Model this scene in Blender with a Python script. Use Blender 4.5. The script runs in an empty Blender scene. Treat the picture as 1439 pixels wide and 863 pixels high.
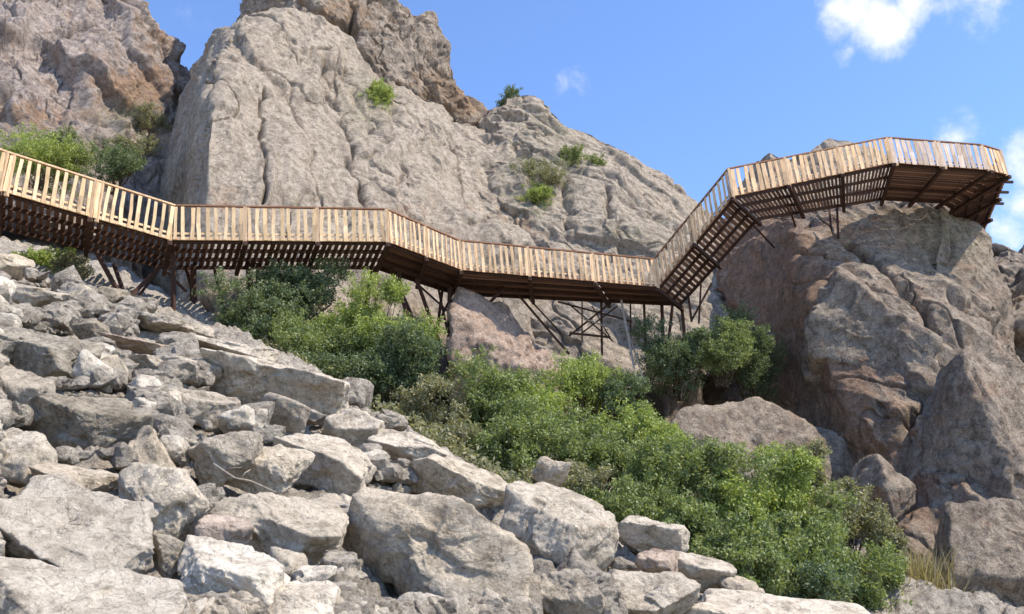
import bpy, math, random
import numpy as np
from mathutils import Vector
from mathutils.bvhtree import BVHTree

R = math.radians
random.seed(7)
S = bpy.context.scene
COL = S.collection

# ------------------------------------------------------------------ camera
PITCH = R(18.0); FPX = 1246.0; PW, PH = 1439.0, 863.0
cam_d = bpy.data.cameras.new('camera'); cam = bpy.data.objects.new('camera', cam_d); COL.objects.link(cam)
cam.location = (0, 0, 0); cam.rotation_euler = (math.pi/2 + PITCH, 0, 0)
cam_d.sensor_width = 36.0; cam_d.lens = 36.0*FPX/PW; cam_d.clip_start = .1; cam_d.clip_end = 2000
S.camera = cam
# ------------------------------------------------------------------ light
SUN = Vector((0.53, -0.22, 0.82)).normalized()
sl = bpy.data.lights.new('sun', 'SUN'); sl.energy = 5.0; sl.angle = R(.5); sl.color = (1, .91, .775)
so = bpy.data.objects.new('sun', sl); COL.objects.link(so); so.rotation_euler = SUN.to_track_quat('Z', 'Y').to_euler()
S.view_settings.view_transform = 'Standard'; S.view_settings.look = 'None'; S.view_settings.gamma = 1
S.view_settings.use_curve_mapping = False
S.view_settings.exposure = 0.5
w = bpy.data.worlds.new('World'); S.world = w; w.use_nodes = True

CP, SP = math.cos(PITCH), math.sin(PITCH)
def ray(px, py):
    cx = (px-719.5)/FPX; cy = (431.5-py)/FPX
    return cx, CP-cy*SP, SP+cy*CP
def P(px, py, Y):
    x, y, z = ray(px, py); t = Y/y
    return Vector((x*t, Y, z*t))
def PZ(px, py, Z):
    x, y, z = ray(px, py); t = Z/z
    return Vector((x*t, y*t, Z))
def proj(p):
    """world points (n,3) to photo pixels"""
    zc = p[:, 1]*CP+p[:, 2]*SP; zc = np.where(zc < .05, .05, zc)
    up = -p[:, 1]*SP+p[:, 2]*CP
    return 719.5+FPX*p[:, 0]/zc, 431.5-FPX*up/zc

def sky():
    nt = w.node_tree; N = nt.nodes; L = nt.links; N.clear()
    out = N.new('ShaderNodeOutputWorld'); bg = N.new('ShaderNodeBackground')
    st = N.new('ShaderNodeTexSky'); st.sky_type = 'NISHITA'; st.sun_disc = False
    st.sun_elevation = math.asin(SUN.z); st.sun_rotation = math.atan2(SUN.x, SUN.y)
    st.altitude = 1200; st.air_density = 1.0; st.dust_density = .35; st.ozone_density = 3.2
    tc = N.new('ShaderNodeTexCoord')
    n = N.new('ShaderNodeTexNoise'); n.inputs['Scale'].default_value = 16; n.inputs['Detail'].default_value = 9
    n.inputs['Roughness'].default_value = .62
    L.new(tc.outputs['Generated'], n.inputs['Vector'])
    # each cloud: a direction, a radius (radians), a strength
    clouds = [(1192, 12, .032, .95), (1235, 35, .034, .95), (1285, -2, .032, .75), (1330, 4, .028, .6), (1375, -4, .036, .68), (1195, 70, .016, .5),
              (1458, 235, .032, .9), (1440, 285, .022, .8), (1415, 322, .022, .6), (1345, 192, .022, .45), (812, 123, .020, .42), (795, 124, .016, .38),
              (1660, 100, .08, .9), (1750, 330, .14, .9), (300, -420, .2, .8), (1500, -260, .12, .8)]
    acc = None
    for px, py, r, s in clouds:
        d = Vector(ray(px, py)).normalized()
        dp = N.new('ShaderNodeVectorMath'); dp.operation = 'DISTANCE'
        nz = N.new('ShaderNodeVectorMath'); nz.operation = 'NORMALIZE'; L.new(tc.outputs['Generated'], nz.inputs[0])
        L.new(nz.outputs[0], dp.inputs[0]); dp.inputs[1].default_value = d
        m = N.new('ShaderNodeMapRange'); m.inputs['From Min'].default_value = r*1.45; m.inputs['From Max'].default_value = 0
        m.inputs['To Min'].default_value = 0; m.inputs['To Max'].default_value = s*1.25
        L.new(dp.outputs['Value'], m.inputs['Value'])
        if acc is None: acc = m.outputs[0]
        else:
            a = N.new('ShaderNodeMath'); a.operation = 'MAXIMUM'; L.new(acc, a.inputs[0]); L.new(m.outputs[0], a.inputs[1]); acc = a.outputs[0]
    # mask*1.0 + (noise-.5)*1.5, only where mask > 0
    b = N.new('ShaderNodeMath'); b.operation = 'MULTIPLY_ADD'; L.new(n.outputs['Fac'], b.inputs[0]); b.inputs[1].default_value = 2.3; b.inputs[2].default_value = -1.25
    ad = N.new('ShaderNodeMath'); ad.operation = 'ADD'; L.new(acc, ad.inputs[0]); L.new(b.outputs[0], ad.inputs[1])
    mr = N.new('ShaderNodeMapRange'); mr.interpolation_type = 'SMOOTHSTEP'
    mr.inputs['From Min'].default_value = .08; mr.inputs['From Max'].default_value = 1.05
    L.new(ad.outputs[0], mr.inputs['Value'])
    g = N.new('ShaderNodeMath'); g.operation = 'MULTIPLY'; L.new(mr.outputs[0], g.inputs[0])
    st2 = N.new('ShaderNodeMapRange'); st2.inputs['From Max'].default_value = .12; L.new(acc, st2.inputs['Value']); L.new(st2.outputs[0], g.inputs[1])
    mx = N.new('ShaderNodeMix'); mx.data_type = 'RGBA'
    gm = N.new('ShaderNodeMix'); gm.data_type = 'RGBA'; gm.blend_type = 'MULTIPLY'; gm.inputs[0].default_value = 1
    L.new(st.outputs[0], gm.inputs[6]); gm.inputs[7].default_value = SKY_TINT
    L.new(g.outputs[0], mx.inputs[0]); L.new(gm.outputs[2], mx.inputs[6]); mx.inputs[7].default_value = CLOUD
    L.new(mx.outputs[2], bg.inputs['Color']); bg.inputs['Strength'].default_value = SKY_STRENGTH
    L.new(bg.outputs[0], out.inputs[0])
SKY_STRENGTH = .13; SKY_TINT = (1.5, 1.62, 1.86, 1); CLOUD = (6.4, 6.5, 6.7, 1)
sky()

# ------------------------------------------------------------------ numpy noise
def _h(ix, iy, iz, s):
    h = (ix.astype(np.uint32)*np.uint32(73856093)) ^ (iy.astype(np.uint32)*np.uint32(19349663)) ^ (iz.astype(np.uint32)*np.uint32(83492791)) ^ np.uint32((s*2654435761) & 0xffffffff)
    h ^= h >> np.uint32(15); h *= np.uint32(0x2c1b3c6d); h ^= h >> np.uint32(12); h *= np.uint32(0x297a2d39); h ^= h >> np.uint32(15)
    return h.astype(np.float64)/4294967295.0
def vnoise(p, s=0):
    i = np.floor(p).astype(np.int64); f = p-i; u = f*f*f*(f*(f*6-15)+10); r = 0
    for a in (0, 1):
        for b in (0, 1):
            for c in (0, 1):
                wgt = (u[:, 0] if a else 1-u[:, 0])*(u[:, 1] if b else 1-u[:, 1])*(u[:, 2] if c else 1-u[:, 2])
                r = r+wgt*_h(i[:, 0]+a, i[:, 1]+b, i[:, 2]+c, s)
    return r*2-1
def fbm(p, o=4, s=0, g=.5):
    r = 0; a = 1.; q = p.copy()
    for k in range(o):
        r = r+a*vnoise(q, s+k*17); q = q*2.03+11.3; a *= g
    return r
def facet(p, s=0, tilt=1.0, crack=.0, cw=.06, beta=22.):
    """cells of rock, each with its own height and tilted face, joined by short steep steps; cracks between"""
    i = np.floor(p).astype(np.int64); n = len(p)
    d1 = np.full(n, 9.); d2 = np.full(n, 9.); num = np.zeros(n); den = np.full(n, 1e-30)
    for a in (-1, 0, 1):
        for b in (-1, 0, 1):
            for c in (-1, 0, 1):
                X, Y, Z = i[:, 0]+a, i[:, 1]+b, i[:, 2]+c
                dx, dy, dz = p[:, 0]-X-_h(X, Y, Z, s+1), p[:, 1]-Y-_h(X, Y, Z, s+2), p[:, 2]-Z-_h(X, Y, Z, s+3)
                d = np.sqrt(dx*dx+dy*dy+dz*dz)
                m = d < d1
                d2 = np.where(m, d1, np.minimum(d2, d)); d1 = np.where(m, d, d1)
                v = (_h(X, Y, Z, s+4)-.5)*.8+tilt*((_h(X, Y, Z, s+5)-.5)*dx+(_h(X, Y, Z, s+6)-.5)*dy+(_h(X, Y, Z, s+7)-.5)*dz)*2
                wt = np.exp(-beta*d); num += wt*v; den += wt
    val = num/den
    if crack: val = val-crack*np.clip(1-(d2-d1)/cw, 0, 1)**1.5
    return val
def scallop(p, s=0, tilt=1.0, c=.9):
    """hollow flakes that meet in sharp ridges, as broken rock does"""
    i = np.floor(p).astype(np.int64); best = np.full(len(p), 9.)
    for a in (-1, 0, 1):
        for b in (-1, 0, 1):
            for e in (-1, 0, 1):
                X, Y, Z = i[:, 0]+a, i[:, 1]+b, i[:, 2]+e
                dx, dy, dz = p[:, 0]-X-_h(X, Y, Z, s+1), p[:, 1]-Y-_h(X, Y, Z, s+2), p[:, 2]-Z-_h(X, Y, Z, s+3)
                v = (_h(X, Y, Z, s+4)-.5)*.7+tilt*((_h(X, Y, Z, s+5)-.5)*dx+(_h(X, Y, Z, s+6)-.5)*dy+(_h(X, Y, Z, s+7)-.5)*dz)*2+c*(dx*dx+dy*dy+dz*dz)
                best = np.minimum(best, v)
    return best
def sm(a, b, x):
    t = np.clip((x-a)/(b-a), 0, 1); return t*t*(3-2*t)

# ------------------------------------------------------------------ mesh helpers
def mesh_np(name, v, f, mat=None, smooth=True, attrs=None):
    """v (n,3), f (m,k) all faces with k corners"""
    me = bpy.data.meshes.new(name); v = np.asarray(v, dtype=np.float32); f = np.asarray(f, dtype=np.int32); m, k = f.shape
    me.vertices.add(len(v)); me.vertices.foreach_set('co', v.ravel())
    me.loops.add(m*k); me.loops.foreach_set('vertex_index', f.ravel())
    me.polygons.add(m); me.polygons.foreach_set('loop_start', np.arange(0, m*k, k, dtype=np.int32))
    me.polygons.foreach_set('use_smooth', np.full(m, smooth, dtype=bool))
    if attrs:
        for an, av in attrs.items():
            a = me.attributes.new(an, 'FLOAT', 'POINT'); a.data.foreach_set('value', np.asarray(av, dtype=np.float32))
    me.update(calc_edges=True); me.validate()
    if mat: me.materials.append(mat)
    return me
def link(name, me, parent=None, loc=None):
    o = bpy.data.objects.new(name, me); COL.objects.link(o)
    if parent: o.parent = parent
    if loc is not None: o.location = loc
    return o
def tag(o, label=None, cat=None, group=None, kind=None):
    if label: o['label'] = label
    if cat: o['category'] = cat
    if group: o['group'] = group
    if kind: o['kind'] = kind
    return o
def empty(name, loc):
    o = bpy.data.objects.new(name, None); COL.objects.link(o); o.location = loc; o.empty_display_size = .3; return o
class MB:
    def __init__(s): s.v = []; s.f = []
    def hexa(s, c):
        """c: 8 corners, bottom 4 then top 4"""
        b = len(s.v); s.v += [tuple(x) for x in c]
        for q in ((0, 3, 2, 1), (4, 5, 6, 7), (0, 1, 5, 4), (1, 2, 6, 5), (2, 3, 7, 6), (3, 0, 4, 7)): s.f.append([b+i for i in q])
    def bar(s, a, b, wx, wz, up=Vector((0, 0, 1))):
        a = Vector(a); b = Vector(b); d = (b-a).normalized()
        sd = d.cross(up)
        if sd.length < 1e-3: sd = d.cross(Vector((0, 1, 0)))
        sd.normalize(); u = sd.cross(d).normalized(); sd = sd*wx/2; u = u*wz/2
        s.hexa([a-sd-u, a+sd-u, b+sd-u, b-sd-u, a-sd+u, a+sd+u, b+sd+u, b-sd+u])
    def tube(s, pts, rad, n=6):
        b0 = len(s.v); pts = [Vector(p) for p in pts]
        for i, p in enumerate(pts):
            d = (pts[min(i+1, len(pts)-1)]-pts[max(i-1, 0)]).normalized()
            a = d.cross(Vector((0, 0, 1)));  a = a if a.length > .05 else d.cross(Vector((1, 0, 0))); a.normalize(); c = d.cross(a)
            r = rad[i] if isinstance(rad, (list, tuple)) else rad
            for k in range(n): s.v.append(tuple(p+a*(r*math.cos(k*2*math.pi/n))+c*(r*math.sin(k*2*math.pi/n))))
        for i in range(len(pts)-1):
            for k in range(n):
                s.f.append([b0+i*n+k, b0+i*n+(k+1) % n, b0+(i+1)*n+(k+1) % n, b0+(i+1)*n+k])
        s.f.append([b0+k for k in range(n)][::-1]); e = b0+(len(pts)-1)*n; s.f.append([e+k for k in range(n)])
    def build(s, name, mat, parent=None, smooth=False):
        me = bpy.data.meshes.new(name); me.from_pydata(s.v, [], s.f); me.update(); me.materials.append(mat)
        if smooth: me.polygons.foreach_set('use_smooth', [True]*len(me.polygons))
        return link(name, me, parent)

# ------------------------------------------------------------------ materials
def mat_new(name):
    m = bpy.data.materials.new(name); m.use_nodes = True; nt = m.node_tree; bs = nt.nodes['Principled BSDF']
    bs.inputs['Roughness'].default_value = .95; bs.inputs['Specular IOR Level'].default_value = .12
    return m, nt, nt.nodes, nt.links, bs
def noise(N, L, vec, scale, detail=6, rough=.6, dist=0.):
    n = N.new('ShaderNodeTexNoise'); n.inputs['Scale'].default_value = scale; n.inputs['Detail'].default_value = detail
    n.inputs['Roughness'].default_value = rough; n.inputs['Distortion'].default_value = dist
    if vec is not None: L.new(vec, n.inputs['Vector'])
    return n.outputs['Fac']
def ramp(N, L, fac, stops):
    r = N.new('ShaderNodeValToRGB'); e = r.color_ramp.elements
    while len(e) < len(stops): e.new(.5)
    for i, (p, c) in enumerate(stops): e[i].position = p; e[i].color = (*c, 1) if len(c) == 3 else c
    L.new(fac, r.inputs[0]); return r.outputs[0]
def mix(N, L, fac, a, b, mode='MIX'):
    m = N.new('ShaderNodeMix'); m.data_type = 'RGBA'; m.blend_type = mode
    for i, x in ((0, fac), (6, a), (7, b)):
        if isinstance(x, (int, float)): m.inputs[i].default_value = x
        elif isinstance(x, tuple): m.inputs[i].default_value = (*x, 1)
        else: L.new(x, m.inputs[i])
    return m.outputs[2]
def mapr(N, L, v, a, b, c=0., d=1.):
    m = N.new('ShaderNodeMapRange'); m.inputs['From Min'].default_value = a; m.inputs['From Max'].default_value = b
    m.inputs['To Min'].default_value = c; m.inputs['To Max'].default_value = d; L.new(v, m.inputs['Value']); return m.outputs[0]
def rock_mat(name, light, mid, dark, stain, sc=1., stain_amt=.15, bump=.5, objspace=False, moss=(.17, .18, .085), bsc=1.):
    m, nt, N, L, bs = mat_new(name)
    if objspace:
        tc = N.new('ShaderNodeTexCoord'); oi = N.new('ShaderNodeObjectInfo')
        ad = N.new('ShaderNodeVectorMath'); ad.operation = 'MULTIPLY_ADD'
        cb = N.new('ShaderNodeCombineXYZ')
        for k in range(3): L.new(oi.outputs['Random'], cb.inputs[k])
        L.new(cb.outputs[0], ad.inputs[0]); ad.inputs[1].default_value = (37, 53, 71); L.new(tc.outputs['Object'], ad.inputs[2]); vec = ad.outputs[0]
    else:
        g = N.new('ShaderNodeNewGeometry'); vec = g.outputs['Position']
    big = noise(N, L, vec, .55*sc, 6, .6, .4)
    med = noise(N, L, vec, 2.6*sc, 7, .66, .3)
    fin = noise(N, L, vec, 14*sc, 6, .7)
    c = ramp(N, L, med, [(.34, dark), (.45, mid), (.56, light)])
    c = mix(N, L, mapr(N, L, big, .42, .68, 0, .45), c, ramp(N, L, fin, [(.3, mid), (.7, light)]))
    # iron stains: patches of their own shape plus the stain attribute's, which also paints shade on the outcrop wall
    stn = noise(N, L, vec, .9*sc, 5, .65, .8)
    at = N.new('ShaderNodeAttribute'); at.attribute_name = 'stain'
    a2 = N.new('ShaderNodeMath'); a2.operation = 'MULTIPLY_ADD'; L.new(at.outputs['Fac'], a2.inputs[0]); a2.inputs[1].default_value = .38; L.new(stn, a2.inputs[2])
    c = mix(N, L, mapr(N, L, a2.outputs[0], .66-stain_amt, .80-stain_amt*.6, 0, .85), c, ramp(N, L, med, [(.3, tuple(x*.6 for x in stain)), (.65, stain)]))
    am = N.new('ShaderNodeAttribute'); am.attribute_name = 'moss'
    a3 = N.new('ShaderNodeMath'); a3.operation = 'MULTIPLY'; L.new(am.outputs['Fac'], a3.inputs[0]); L.new(mapr(N, L, noise(N, L, vec, 1.9*sc, 6, .7), .35, .6), a3.inputs[1])
    c = mix(N, L, a3.outputs[0], c, moss)
    # weathered pits and dirt-filled cracks
    pit = noise(N, L, vec, 4.2*sc, 9, .82, .6)
    c = mix(N, L, mapr(N, L, pit, .475, .37, 0, .8), c, tuple(x*.55 for x in dark))
    dr = N.new('ShaderNodeTexNoise'); dr.inputs['Scale'].default_value = 1.3*sc; dr.inputs['Detail'].default_value = 5; dr.inputs['Distortion'].default_value = 1.2; L.new(vec, dr.inputs['Vector'])
    ab = N.new('ShaderNodeMath'); ab.operation = 'SUBTRACT'; L.new(dr.outputs['Fac'], ab.inputs[0]); ab.inputs[1].default_value = .5
    ab2 = N.new('ShaderNodeMath'); ab2.operation = 'ABSOLUTE'; L.new(ab.outputs[0], ab2.inputs[0])
    c = mix(N, L, mapr(N, L, ab2.outputs[0], (.009 if objspace else .013), .0, 0, .42 if objspace else .75), c, tuple(x*.5 for x in dark))
    # grey-brown water streaks running down the faces
    smp = N.new('ShaderNodeMapping'); smp.inputs['Scale'].default_value = (1.1, 1.1, .22); L.new(vec, smp.inputs[0])
    stk = noise(N, L, smp.outputs[0], .9*sc, 7, .7, .5)
    c = mix(N, L, mapr(N, L, stk, .50, .66, 0, .30 if objspace else .62), c, tuple(x*1.05 for x in dark))
    # pale lichen and dark specks
    sp = noise(N, L, vec, 7.5*sc, 5, .75)
    c = mix(N, L, mapr(N, L, sp, .60, .68, 0, .55), c, tuple(min(1, x*1.18) for x in light))
    c = mix(N, L, mapr(N, L, sp, .40, .31, 0, .6), c, tuple(x*.62 for x in dark))
    wv = N.new('ShaderNodeVectorMath'); wv.operation = 'MULTIPLY_ADD'
    nv = N.new('ShaderNodeTexNoise'); nv.inputs['Scale'].default_value = 2.1*bsc; nv.inputs['Detail'].default_value = 4; L.new(vec, nv.inputs['Vector'])
    L.new(nv.outputs['Color'], wv.inputs[0]); wv.inputs[1].default_value = (.7/bsc,)*3; L.new(vec, wv.inputs[2])
    ck = N.new('ShaderNodeTexVoronoi'); ck.feature = 'DISTANCE_TO_EDGE'; ck.inputs['Scale'].default_value = 1.5*bsc; L.new(wv.outputs[0], ck.inputs['Vector'])
    crk = mapr(N, L, ck.outputs['Distance'], 0, .045)
    c = mix(N, L, mapr(N, L, fin, .34, .52, .5, 0), c, tuple(x*.8 for x in dark))
    if objspace:
        hs = ramp(N, L, oi.outputs['Random'], [(0, (.82, .80, .77)), (.35, (1.02, 1.0, .96)), (.7, (1.12, 1.10, 1.06)), (1, (.95, .89, .80))])
        c = mix(N, L, 1., c, hs, 'MULTIPLY')
    L.new(c, bs.inputs['Base Color'])
    b0 = N.new('ShaderNodeBump'); b0.inputs['Strength'].default_value = .55; b0.inputs['Distance'].default_value = .07/bsc; L.new(crk, b0.inputs['Height'])
    b1 = N.new('ShaderNodeBump'); b1.inputs['Strength'].default_value = min(1, bump*1.2); b1.inputs['Distance'].default_value = .28/bsc; L.new(b0.outputs[0], b1.inputs['Normal'])
    L.new(noise(N, L, vec, 3.2*bsc, 10, .74, .6), b1.inputs['Height'])
    b2 = N.new('ShaderNodeBump'); b2.inputs['Strength'].default_value = min(1, bump*1.2); b2.inputs['Distance'].default_value = .09/bsc
    L.new(noise(N, L, vec, 17*bsc, 6, .7, .3), b2.inputs['Height']); L.new(b1.outputs[0], b2.inputs['Normal'])
    L.new(b2.outputs[0], bs.inputs['Normal'])
    return m
GREY = ((.56, .47, .365), (.42, .348, .265), (.21, .17, .13))
M_main = rock_mat('cliff_rock', *GREY, (.44, .30, .20), 1., .06, .68)
M_left = rock_mat('far_cliff_rock', (.48, .405, .35), (.35, .29, .25), (.175, .14, .122), (.40, .25, .15), .8, .12, .65)
M_sum = rock_mat('summit_rock', (.45, .375, .295), (.32, .26, .20), (.15, .12, .095), (.39, .25, .14), .9, .14, .65)
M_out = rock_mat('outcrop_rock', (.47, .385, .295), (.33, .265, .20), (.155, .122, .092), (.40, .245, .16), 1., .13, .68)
M_red = rock_mat('red_rock', (.68, .515, .40), (.56, .405, .30), (.31, .22, .165), (.50, .31, .2), 1.2, .1, .8)
M_bld = rock_mat('boulder_rock', (.70, .615, .50), (.56, .485, .385), (.29, .245, .19), (.42, .31, .22), 1.5, .02, .6, True, bsc=2.2)
M_pale = rock_mat('pale_boulder_rock', (.74, .67, .565), (.62, .55, .455), (.38, .33, .265), (.48, .38, .28), 1.5, .0, .5, True, bsc=2.2)
M_dkb = rock_mat('grey_boulder_rock', (.42, .375, .305), (.30, .265, .215), (.16, .14, .112), (.33, .25, .17), 1.5, .02, .55, True, bsc=2.2)
M_rdb = rock_mat('reddish_boulder_rock', (.58, .48, .40), (.46, .37, .30), (.28, .22, .18), (.45, .29, .2), 1.5, .1, .55, True, bsc=2.2)
M_scree = rock_mat('scree_rock', (.60, .525, .425), (.45, .39, .31), (.22, .185, .148), (.38, .28, .19), 2.2, .03, .8, bsc=2.)
def wood_mat(name, a, b, c, sc=1., rough=.8):
    m, nt, N, L, bs = mat_new(name); bs.inputs['Roughness'].default_value = rough
    g = N.new('ShaderNodeNewGeometry')
    mp = N.new('ShaderNodeMapping'); mp.inputs['Scale'].default_value = (9*sc, 9*sc, 1.3*sc); L.new(g.outputs['Position'], mp.inputs[0])
    f = noise(N, L, mp.outputs[0], 2.2, 5, .65)
    col = ramp(N, L, f, [(.3, a), (.5, b), (.72, c)])
    isl = ramp(N, L, g.outputs['Random Per Island'], [(0, (.58, .56, .55)), (.25, (.9, .85, .78)), (.5, (.98, .97, .96)), (.75, (1.08, 1.0, .9)), (1, (1.18, 1.16, 1.12))])
    L.new(mix(N, L, 1., col, isl, 'MULTIPLY'), bs.inputs['Base Color'])
    bp = N.new('ShaderNodeBump'); bp.inputs['Strength'].default_value = .3; bp.inputs['Distance'].default_value = .01
    L.new(f, bp.inputs['Height']); L.new(bp.outputs[0], bs.inputs['Normal'])
    return m
M_slat = wood_mat('pale_pine', (.48, .33, .18), (.68, .50, .30), (.78, .62, .41))
M_slat2 = wood_mat('tan_pine', (.39, .25, .145), (.61, .435, .265), (.73, .555, .375))
M_slat3 = wood_mat('whitened_board', (.42, .30, .22), (.60, .48, .38), (.72, .62, .52))
M_rail = wood_mat('brown_rail_wood', (.16, .085, .055), (.25, .14, .085), (.32, .19, .12))
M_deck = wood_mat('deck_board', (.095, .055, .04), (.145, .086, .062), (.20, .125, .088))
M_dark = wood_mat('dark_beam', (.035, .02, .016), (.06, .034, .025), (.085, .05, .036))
M_pole = wood_mat('weathered_pole', (.20, .17, .14), (.30, .26, .21), (.40, .35, .29))
M_bark = wood_mat('bark', (.05, .038, .028), (.09, .07, .05), (.14, .11, .08))
def leaf_mat(name, cols):
    m, nt, N, L, bs = mat_new(name); bs.inputs['Roughness'].default_value = .55; bs.inputs['Specular IOR Level'].default_value = .35
    g = N.new('ShaderNodeNewGeometry')
    c = ramp(N, L, g.outputs['Random Per Island'], [(0, cols[0]), (.4, cols[1]), (.8, cols[2]), (1, cols[3])])
    big = noise(N, L, g.outputs['Position'], 1.1, 4, .6)
    c = mix(N, L, mapr(N, L, big, .42, .68, 0, .7), c, cols[2])
    L.new(c, bs.inputs['Base Color'])
    tr = N.new('ShaderNodeBsdfTranslucent'); tcol = mix(N, L, 1., c, (1.5, 1.6, .7), 'MULTIPLY'); L.new(tcol, tr.inputs[0])
    ms = N.new('ShaderNodeMixShader'); ms.inputs[0].default_value = .32
    L.new(bs.outputs[0], ms.inputs[1]); L.new(tr.outputs[0], ms.inputs[2]); L.new(ms.outputs[0], N['Material Output'].inputs[0])
    return m
LEAF = [leaf_mat('leaf_green', ((.085, .11, .045), (.16, .20, .075), (.25, .285, .105), (.36, .37, .19))),
        leaf_mat('leaf_bright', ((.13, .165, .05), (.235, .29, .075), (.345, .385, .11), (.43, .44, .20))),
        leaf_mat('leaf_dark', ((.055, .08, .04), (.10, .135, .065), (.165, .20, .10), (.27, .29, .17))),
        leaf_mat('leaf_olive', ((.13, .125, .07), (.20, .195, .11), (.28, .265, .16), (.38, .32, .21))),
        leaf_mat('leaf_straw', ((.17, .135, .08), (.26, .205, .12), (.34, .28, .175), (.42, .35, .24)))]

# ------------------------------------------------------------------ ground
def plane_z(x, y): return -.30*x+.304*y-2.54
def ground_z(x, y):
    xs = np.where(np.abs(x) > 30, np.sign(x)*(30+(np.abs(x)-30)*.15), x); ys = np.where(y > 55, 55+(y-55)*.1, np.where(y < -10, -10+(y+10)*.1, y))
    z = -.30*xs+.304*ys-2.54
    s = (xs+3.5)*.79+(ys-20)*.61
    return z-2.6*sm(-.3, 3.0, s)+1.6*sm(8, 13, s)
def build_ground():
    th = np.concatenate([np.linspace(-175, -40, 40), np.linspace(-38, 38, 560), np.linspace(40, 175, 40)])*math.pi/180
    rr = np.concatenate([[.4, 1.2, 2.4], np.geomspace(3.5, 48, 430), np.geomspace(50, 900, 40)])
    T, Q = np.meshgrid(th, rr); x = (np.sin(T)*Q).ravel(); y = (np.cos(T)*Q).ravel()
    p = np.stack([x, y, ground_z(x, y)], 1); q = p+.25*np.stack([fbm(p*.8, 3, 5), fbm(p*.8, 3, 6), fbm(p*.8, 3, 7)], 1)
    fade = 1-.8*sm(50, 90, np.hypot(x, y))
    d = .25*fbm(p*.3, 3, 1)+.30*facet(q/1.2, 11, 1.1, .2, .1, 14)+.15*facet(q/.45, 12, 1.2, .25, .1, 14)+.06*facet(q/.2, 13, 1.2, .25, .1, 14)
    p[:, 2] += d*fade-.32
    nr, nc = T.shape; idx = np.arange(nr*nc).reshape(nr, nc)
    f = np.stack([idx[:-1, :-1], idx[:-1, 1:], idx[1:, 1:], idx[1:, :-1]], -1).reshape(-1, 4)[:, ::-1]
    px, py = proj(p)
    o = link('ground', mesh_np('ground', p, f, M_scree)); tag(o, kind='structure'); return o
ground = build_ground()

# ------------------------------------------------------------------ cliffs: lofted rock faces with a body behind them
BV = []
def loft(rows, nu, nv):
    W = []; ln = []
    for row in rows:
        a = np.array(row, float); px = a[:, :2]; seg = np.concatenate([[0], np.cumsum(np.hypot(*(px[1:]-px[:-1]).T))]); seg /= seg[-1]
        wp = np.array([P(*r) for r in row]); u = np.linspace(0, 1, nu)
        W.append(np.stack([np.interp(u, seg, wp[:, k]) for k in range(3)], 1)); ln.append(px.mean(0))
    return np.array(W)
def catmull(W, vs):
    n = len(W); out = []
    for v in vs:
        i = min(int(v), n-2); t = v-i
        p0 = W[max(i-1, 0)]; p1 = W[i]; p2 = W[i+1]; p3 = W[min(i+2, n-1)]
        c = .5*((2*p1)+(-p0+p2)*t+(2*p0-5*p1+4*p2-p3)*t*t+(-p0+3*p1-3*p2+p3)*t**3)
        l = p1*(1-t)+p2*t
        out.append(.5*c+.5*l)
    return np.array(out)
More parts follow.
